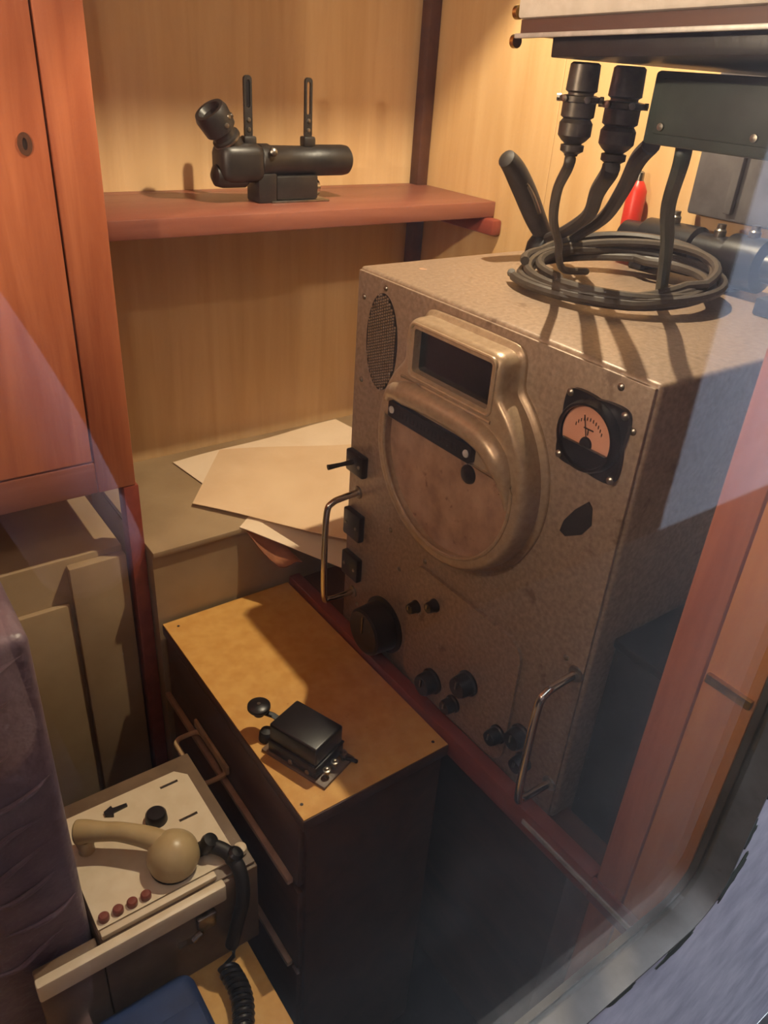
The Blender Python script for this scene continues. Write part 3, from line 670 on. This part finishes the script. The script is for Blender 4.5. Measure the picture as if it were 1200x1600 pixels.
def plug(x, y, zt, sc, label):
    t = thing('cable_plug', label, 'plug', (x, y, zt), 'plugs under the hanging cabinet')
    pr_ = [(0, .013), (.002, .0155), (.026, .0165), (.028, .0135), (.030, .0135)]
    bm = NB(); lathe(bm, (x, y, zt), (0.0, 0, -1), [(a * sc, b * sc) for a, b in pr_], 26); obj('socket', bm, 'plug_metal', t)
    bm = NB(); lathe(bm, (x, y, zt - .0301 * sc), (0, 0, -1), [(a * sc, b * sc) for a, b in [(0, .0165), (.001, .0215), (.006, .0215), (.007, .0175), (.020, .0175), (.022, .0145)]], 26); n = obj('coupling_nut', bm, 'plug_metal', t)
    for k in range(6):
        a = k * pi / 3; bm = NB(); lathe(bm, (x + .0205 * sc * cos(a), y + .0205 * sc * sin(a), zt - .0335 * sc), (cos(a), sin(a), 0), [(0, .0028), (.003, .0028), (.0035, 0)], 8); obj('lug', bm, 'steel', n)
    bm = NB(); lathe(bm, (x, y, zt - .0523 * sc), (0, 0, -1), [(a * sc, b * sc) for a, b in [(0, .0145), (.004, .0175), (.016, .0175), (.021, .013), (.024, .009), (.025, .0125), (.031, .0125), (.034, .0075), (.036, .007)]], 26); obj('back_shell', bm, 'plug_metal', t)
    return t
plug(.5455, .485, .0088, .77, 'dark metal cable plug nearest the lit wall, under the hanging cabinet')
plug(.5975, .4825, .0088, .86, 'fatter dark metal cable plug beside the junction box')

def cable(name, pts, r, m, label, n=8, cat='cable', group=None):
    bm = NB(); tube(bm, spline(pts, n), r, 10); o = obj(name, bm, m, loc=pts[-1]); tag(o, label, cat, group); return o
cable('thin_cable', [(.5455, .485, -.0595), (.547, .487, -.068), (.586, .53, -.094), (.643, .58, -.132), (.725, .64, -.172), (.785, .69, -.200), (.84, .725, -.230), (.90, .735, -.240)], .0048, 'cable_grey', 'thin cable dropping from the left plug to the coil on the receiver')
cable('thick_cable', [(.5975, .4825, -.0665), (.600, .486, -.074), (.662, .546, -.100), (.766, .639, -.142), (.882, .77, -.190), (.918, .832, -.214)], .0080, 'rubber', 'thick dark cable sweeping from the fat plug to the handset cradle')
cable('thick_cable', [(.6225, .464, -.048), (.64, .489, -.064), (.717, .558, -.100), (.805, .646, -.147), (.895, .755, -.192), (.925, .80, -.215)], .0080, 'rubber', 'thick dark cable from the junction box, right of the other sweeping cable')

# ---- coil of cable on the receiver lid
TZ = RZ1
bm = NB(); pts = []
cc = V((.868, .655)); LOOPS = 6; N_ = LOOPS * 40
for i in range(N_ + 1):
    a = 2 * pi * i / 40 + 2.4; k = i / 40
    tilt = (.02, .30, .06, .42, .14, .03, .03)[int(k)] * (1 - k % 1) + (.30, .06, .42, .14, .03, .02, .02)[int(k)] * (k % 1)
    rr = .126 - .009 * (k % 1.7) + .006 * sin(2.3 * k + .7 * a)
    x = cc.x + rr * cos(a) + .010 * sin(3 * k); y = cc.y + rr * sin(a) + .010 * cos(2.2 * k)
    lift = max(0, (x - (cc.x - .08))) * tilt * .55
    pts.append(V((min(x, W2 - .012), y, TZ + .0062 + .006 * (.5 + .5 * sin(k * 2.1 + a * .5)) + .003 * k + lift)))
tube(bm, pts, .0060, 8); o = obj('cable_coil', bm, 'cable_grey', loc=(cc.x, cc.y, TZ)); tag(o, 'coil of dark grey cable lying on the receiver lid', 'cable')
for v in o.data.vertices: v.co.x = min(v.co.x, W2 - .006 - cc.x)

# ---- telephone handset standing on the lid
t = thing('telephone_handset', 'dark handset grip leaning up in front of the lit wall', 'handset', (.93, .85, TZ))
bm = NB(); hp = spline([(.935, .852, -.222), (.905, .851, -.190), (.872, .85, -.150), (.842, .849, -.118), (.822, .848, -.104)], 6)
tube(bm, hp, .012, 14, rs=[.0125 + .004 * sin(pi * min(1, i / (len(hp) - 1) * 1.05)) - (.006 if i == len(hp) - 1 else 0) for i in range(len(hp))]); obj('grip', bm, 'rubber', t)
bm = NB(); lathe(bm, (.922, .851, -.2465), (.1, 0, 1), [(0, .020), (.004, .022), (.02, .021), (.03, .016), (.034, .010)], 22); obj('socket', bm, 'black_matt', t)
bm = NB(); tube(bm, spline([(.858, .836, -.137), (.874, .834, -.154), (.893, .835, -.178)], 5), .003, 8); obj('press_switch', bm, 'steel', t)

# ---- black gear at the back of the lid
t = thing('black_connector_unit', 'black cylindrical connector unit behind the cable coil', 'connector', (1.06, .66, TZ))
bm = NB(); lathe(bm, (1.038, .790, TZ + .037), (0, -1, .02), [(0, .012), (.004, .025), (.04, .026), (.044, .034), (.13, .034), (.134, .028), (.18, .028), (.184, .035), (.235, .035), (.24, .02), (.31, .018), (.314, .0)], 24); obj('body', bm, 'bakelite', t)
for y in (.74, .60):
    bm = bx(NB(), 1.012, 1.062, y - .012, y + .012, TZ + .0002, TZ + .012, .003); obj('foot', bm, 'black_matt', t)
for y, z in ((.705, .076), (.63, .071), (.58, .078)):
    bm = NB(); lathe(bm, (1.036, y, TZ + z - .008), (0, 0, 1), [(0, .008), (.012, .008), (.014, .006), (.02, .006), (.021, 0)], 14); obj('stud', bm, 'steel', t)
bm = bx(NB(), .955, 1.03, .44, .51, TZ + .0005, TZ + .022, .003); o = obj('black_plate', bm, 'black_matt', loc=(.99, .475, TZ)); tag(o, 'flat black plate on the receiver lid right of the coil', 'plate')
t = thing('red_bottle', 'small red cylinder standing behind the cables on the receiver', 'bottle', (1.076, .811, TZ))
bm = NB(); lathe(bm, (1.076, .811, TZ + .0005), (0, 0, 1), [(0, .0135), (.003, .015), (.098, .015), (.106, .011), (.112, .007)], 22); obj('body', bm, 'red_plastic', t)
bm = NB(); lathe(bm, (1.076, .811, TZ + .1123), (0, 0, 1), [(0, .0066), (.012, .006), (.014, .003)], 16); obj('cap', bm, 'steel', t)

# ================================================================== LOWER TABLE with radiotelephone
LZ = -1.12
t = thing('lower_table', 'low ochre side table below the radiotelephone at the bottom edge', 'table', (.0, .6, FZ))
bm = bx(NB(), -.45, .284, .28, .90, LZ - .02, LZ, .003); obj('top', bm, 'plywood_top', t)
for x in (-.43, .24):
    for y in (.30, .85):
        bm = bx(NB(), x, x + .04, y, y + .04, FZ + .001, LZ - .0205, .003); obj('leg', bm, 'dark_wood', t)

t = thing('radiotelephone', 'radiotelephone set with cream control panel on the low table', 'telephone', (.13, .72, LZ))
bm = bx(NB(), .0905, .303, .612, .845, LZ + .0005, -.958, .004); bx(bm, .014, .0900, .612, .6365, LZ + .0005, -.962, .003); obj('case', bm, 'device_body', t)
bm = bx(NB(), .092, .301, .617, .843, -.9578, -.953, .002); obj('panel_surround', bm, 'device_body', t)
po = [(.094, .633), (.283, .633), (.283, .80), (.268, .816), (.094, .816)]
toZ = lambda u, v, d: V((u, v, d))
slots = [[(.239, .795), (.266, .795), (.266, .7995), (.239, .7995)], [(.240, .7265), (.267, .7265), (.267, .731), (.240, .731)]]
bm = NB(); slab(bm, po, slots, toZ, -.9528, -.949); cp = obj('control_panel', bm, 'cream', t)
for sl in slots:
    bm = NB(); slab(bm, sl, [], toZ, -.9527, -.9515); obj('slot', bm, 'ink', cp)
bm = bx(NB(), .013, .250, .598, .6115, -.974, -.943, .003); obj('front_bar', bm, 'cream', t)
bm = bx(NB(), .094, .246, .6185, .6285, -.9528, -.944, .002); obj('inner_lip', bm, 'cream', t)
for k in range(4):
    bm = NB(); lathe(bm, (.105 + k * .0180, .6435, -.949), (0, 0, 1), [(0, .0068), (.006, .0068), (.008, .005), (.0085, 0)], 18); obj('button', bm, 'button_red', cp)
bm = NB(); lathe(bm, (.214, .748, -.949), (0, 0, 1), [(0, .0155), (.012, .0145), (.015, .012), (.0155, 0)], 26); obj('knob', bm, 'bakelite', cp)
bm = NB(); slab(bm, [(.156, .790), (.166, .784), (.168, .790), (.188, .791), (.188, .795), (.169, .797), (.168, .802), (.156, .797)], [], toZ, -.949, -.945); obj('lever_arrow', bm, 'bakelite', cp)
bm = NB(); tube(bm, [(.183, .608, -1.030), (.200, .600, -1.020), (.212, .600, -1.012)], .0045, 10); la = obj('latch_pin', bm, 'chrome', t)
bm = bx(NB(), .208, .236, .600, .6118, -1.018, -.990, .004); obj('latch_plate', bm, 'steel', t)
# black hinged hook at the right front corner
bm = NB(); tube(bm, spline([(.240, .668, -.946), (.250, .660, -.934), (.262, .648, -.932), (.272, .634, -.938), (.276, .612, -.95), (.272, .597, -.985), (.262, .596, -1.03), (.252, .597, -1.075)], 6), .0095, 12); hk = obj('hook_arm', bm, 'black_matt', t)
bm = NB(); lathe(bm, (.252, .659, -.930), (.4, -.3, 1), [(-.01, .010), (.006, .012), (.012, .010), (.013, 0)], 16); obj('hook_joint', bm, 'bakelite', hk)
bm = NB(); lathe(bm, (.276, .628, -.936), (.4, -.3, 1), [(-.01, .010), (.006, .011), (.010, .007), (.011, 0)], 16); obj('hook_joint', bm, 'bakelite', hk)
bm = NB(); lathe(bm, (.290, .640, -.949), (0, 0, 1), [(0, .010), (.006, .009), (.008, .006), (.0085, 0)], 16); obj('white_stud', bm, 'cream', cp)

t = thing('phone_receiver', 'beige telephone receiver lying across the cream control panel', 'handset', (.15, .72, -.949))
bm = NB(); hp = spline([(.112, .757, -.914), (.122, .750, -.911), (.140, .738, -.911), (.160, .724, -.911), (.190, .696, -.915), (.204, .676, -.920)], 6)
tube(bm, hp, .014, 16, rs=[.0145 + .002 * cos(pi * i / (len(hp) - 1) * 2) for i in range(len(hp))]); obj('grip', bm, 'handset_beige', t)
bm = NB(); lathe(bm, (.206, .668, -.9455), (.05, -.05, 1), [(0, .024), (.004, .032), (.016, .035), (.030, .032), (.042, .022), (.049, .009), (.0495, 0)], 30); obj('earpiece', bm, 'handset_beige', t)
bm = NB(); lathe(bm, (.206, .668, -.9489), (.0, -.0, 1), [(0, .03), (.003, .031), (.0036, .026)], 30); obj('ear_cap', bm, 'bakelite', t)
bm = NB(); lathe(bm, (.118, .752, -.9489), (0, 0, 1), [(0, .011), (.006, .010), (.016, .012), (.024, .010)], 20); obj('cradle_post', bm, 'handset_beige', t)

# tall covered box left of the radiotelephone: wrinkled plum cover
t = thing('covered_box', 'tall box under a wrinkled plum cover at the left edge', 'box', (-.13, .72, LZ))
bm = bx(NB(), -.36, .088, .642, .80, LZ + .0005, -.487, .012, 3); obj('cover', bm, 'plum_cover', t)
rnd = random.Random(11)
for k in range(9):
    z = -.52 - k * .052 + rnd.uniform(-.012, .012); x0 = rnd.uniform(-.05, .0); x1 = rnd.uniform(.05, .08)
    bm = NB(); pp = spline([(x0, .6425, z), ((x0 + x1) / 2 - .01, .6405, z - .006 + rnd.uniform(-.008, .004)), ((x0 + x1) / 2 + .02, .6405, z + .002), (x1, .6425, z + rnd.uniform(.006, .02))], 6)
    tube(bm, pp, .003, 8, rs=[.0006 + .0032 * sin(pi * i / (len(pp) - 1)) for i in range(len(pp))]); obj('cover_fold', bm, 'plum_cover', t)

# coiled cord on the low table
bm = NB(); pts = [V((.252, .592, -1.076)), V((.250, .588, -1.088))]
A_, B_ = V((.238, .583, -1.101)), V((.212, .48, -1.101)); dd = (B_ - A_).normalized(); aa, bb = frame_of(dd)
for i in range(13 * 14 + 1):
    a = 2 * pi * i / 14; p = A_ + (B_ - A_) * (i / (13 * 14)) + V((.010 * sin(i * .02), 0, 0)); pts.append(p + (aa * cos(a) + bb * sin(a)) * .0125)
tube(bm, pts, .0034, 7); o = obj('coiled_cord', bm, 'bakelite', loc=(.22, .53, LZ)); tag(o, 'black coiled telephone cord on the low ochre table', 'cord')

t = thing('blue_case', 'dark blue soft case on the low table in front of the radiotelephone', 'case', (.1, .5, LZ))
bm = bx(NB(), .02, .188, .36, .592, LZ + .0005, -1.052, .018, 4); obj('body', bm, 'blue_cover', t)
bm = bx(NB(), .03, .178, .37, .54, -1.0518, -1.045, .003); obj('flap', bm, 'blue_cover', t)

# ================================================================== THE PHOTOGRAPHER on the walkway (mirrored in the pane)
def skin_obj(name, verts, edges, radii, m, parent, root=0, sub=2):
    me = bpy.data.meshes.new(name); o0 = ORG[parent.name]
    me.from_pydata([V(v) - o0 for v in verts], edges, []); me.materials.append(MATS[m])
    o = bpy.data.objects.new(name, me); COL.objects.link(o); o.parent = parent; ORG[o.name] = o0
    md = o.modifiers.new('skin', 'SKIN'); md.use_smooth_shade = True
    me.skin_vertices[0].data.foreach_set('radius', [c for r in radii for c in (r if isinstance(r, tuple) else (r, r))])
    me.skin_vertices[0].data[root].use_root = True
    sb = o.modifiers.new('sub', 'SUBSURF'); sb.levels = sub; sb.render_levels = sub
    return o
def chain_mesh(chains):
    """chains: lists of (point, radius); a point given twice is shared"""
    vs, rs, es, idx = [], [], [], {}
    for ch in chains:
        prev = None
        for p, r in ch:
            k = tuple(round(c, 4) for c in p)
            if k not in idx: idx[k] = len(vs); vs.append(V(p)); rs.append(r)
            if prev is not None: es.append((prev, idx[k]))
            prev = idx[k]
    return vs, es, rs
PX, PY = -.06, -.46
t = thing('person', 'person in a grey lilac jacket holding up a phone, mirrored in the glass', 'person', (PX, PY, FZ))
pel, spi, che, nek = (PX, PY, -.70), (PX, PY + .01, -.48), (PX, PY + .01, -.28), (PX, PY + .02, -.13)
hd0, hd1, hd2 = (PX, PY + .05, -.04), (PX, PY + .06, .03), (PX, PY + .05, .10)
chains = [[(pel, .13), (spi, .12), (che, .13), (nek, .052), (hd0, .062), (hd1, .082), (hd2, .06)], [(hd0, .062), ((PX, PY + .115, -.045), .022)], [(hd1, .082), ((PX, PY + .155, .0), .012)]]
gripR = V((0, 0, 0)) + R_ * .046 - U_ * .055 - F_ * .022; gripL = V((0, 0, 0)) - R_ * .046 - U_ * .055 - F_ * .022
arms = {}
for s_, g in ((1, gripR), (-1, gripL)):
    sh = (PX + s_ * .165, PY + .01, -.24); el = (PX + s_ * .235, PY + .16, -.48); wr_ = tuple(g + V((s_ * .03, -.07, -.055))); pa = tuple(g + V((s_ * .016, -.03, -.022)))
    arms[s_] = (sh, el, wr_, pa)
    chains.append([(che, .13), (sh, .052), (el, .040), (wr_, .026), (pa, .026)])
    for f in range(4):                                    # four fingers curling round the phone edge
        up = U_ * (.034 - .017 * f); ln = (.9, 1.0, .95, .75)[f]
        a = V(pa) + up * .9 + R_ * s_ * .006; b = g + up + R_ * s_ * .010 - F_ * .004; c = g + up + R_ * s_ * .004 + F_ * .008 * ln; d_ = g + up - R_ * s_ * .012 * ln + F_ * .012
        chains.append([(pa, .026), (tuple(a), .0105), (tuple(b), .0092), (tuple(c), .0086), (tuple(d_), .007)])
    th0 = V(pa) - U_ * .02 - F_ * .012; th1 = g - U_ * .03 - F_ * .016 - R_ * s_ * .004; th2 = g - U_ * .012 - F_ * .012 - R_ * s_ * .018
    chains.append([(pa, .026), (tuple(th0), .012), (tuple(th1), .0105), (tuple(th2), .008)])
    hip = (PX + s_ * .095, PY, -.80); kn = (PX + s_ * .105, PY + .02, -1.14); an = (PX + s_ * .11, PY - .02, -1.50); to = (PX + s_ * .12, PY + .13, -1.565)
    chains.append([(pel, .13), (hip, .085), (kn, .056), (an, .038), (to, .034)])
vs, es, rs = chain_mesh(chains); skin_obj('body', vs, es, rs, 'skin', t)
jc = [[((PX, PY, -.80), (.175, .125)), ((PX, PY, -.68), (.165, .125)), (spi, (.155, .125)), (che, (.175, .13)), ((PX, PY + .015, -.16), .075)]]
for s_ in (1, -1):
    sh, el, wr_, pa = arms[s_]; jc.append([(che, (.175, .13)), (sh, .072), (el, .058), (tuple(V(wr_) + (V(el) - V(wr_)) * .08), .040)])
vs, es, rs = chain_mesh(jc); skin_obj('jacket', vs, es, rs, 'jacket', t)
tc_ = [[((PX, PY, -.78), (.15, .12))]]
for s_ in (1, -1):
    tc_.append([((PX, PY, -.78), (.15, .12)), ((PX + s_ * .095, PY, -.86), .10), ((PX + s_ * .105, PY + .02, -1.14), .074), ((PX + s_ * .11, PY - .02, -1.49), .056)])
vs, es, rs = chain_mesh(tc_); skin_obj('trousers', vs, es, rs, 'trousers', t)
for s_ in (1, -1):
    vs, es, rs = chain_mesh([[((PX + s_ * .11, PY - .05, -1.556), .042), ((PX + s_ * .115, PY + .06, -1.558), .040), ((PX + s_ * .12, PY + .15, -1.566), .032)]]); skin_obj('shoe', vs, es, rs, 'black_matt', t)
vs, es, rs = chain_mesh([[((PX, PY - .02, -.02), .06), ((PX, PY - .005, .06), .086), ((PX, PY + .045, .115), .07), ((PX, PY + .105, .10), .03)]]); skin_obj('hair', vs, es, rs, 'hair', t)
for s_ in (1, -1):
    bm = NB(); lathe(bm, (PX + s_ * .03, PY + .125, .035), (0, 1, 0), [(0, .004), (.006, .011), (.012, .010), (.016, .004), (.0165, 0)], 14); obj('eye', bm, 'eye_white', t)
    bm = NB(); lathe(bm, (PX + s_ * .082, PY + .05, .02), (s_, -.3, 0), [(0, .018), (.008, .022), (.012, .016), (.013, 0)], 14); obj('ear', bm, 'skin', t)
bm = NB(); tube(bm, [(PX - .022, PY + .128, -.04), (PX, PY + .137, -.042), (PX + .022, PY + .128, -.04)], .005, 8); obj('mouth', bm, 'lip', t)
# the phone, lens just behind the eye point
bm = NB(); bx(bm, -.037, .037, -.105, .042, -.026, -.018, .003)
for v in bm.verts: v.co = R_ * v.co.x + U_ * v.co.y + F_ * v.co.z
t = thing('mobile_phone', 'dark mobile phone held upright by the person outside', 'phone', tuple(-U_ * .1 - F_ * .02))
obj('phone_body', bm, 'bakelite', t)
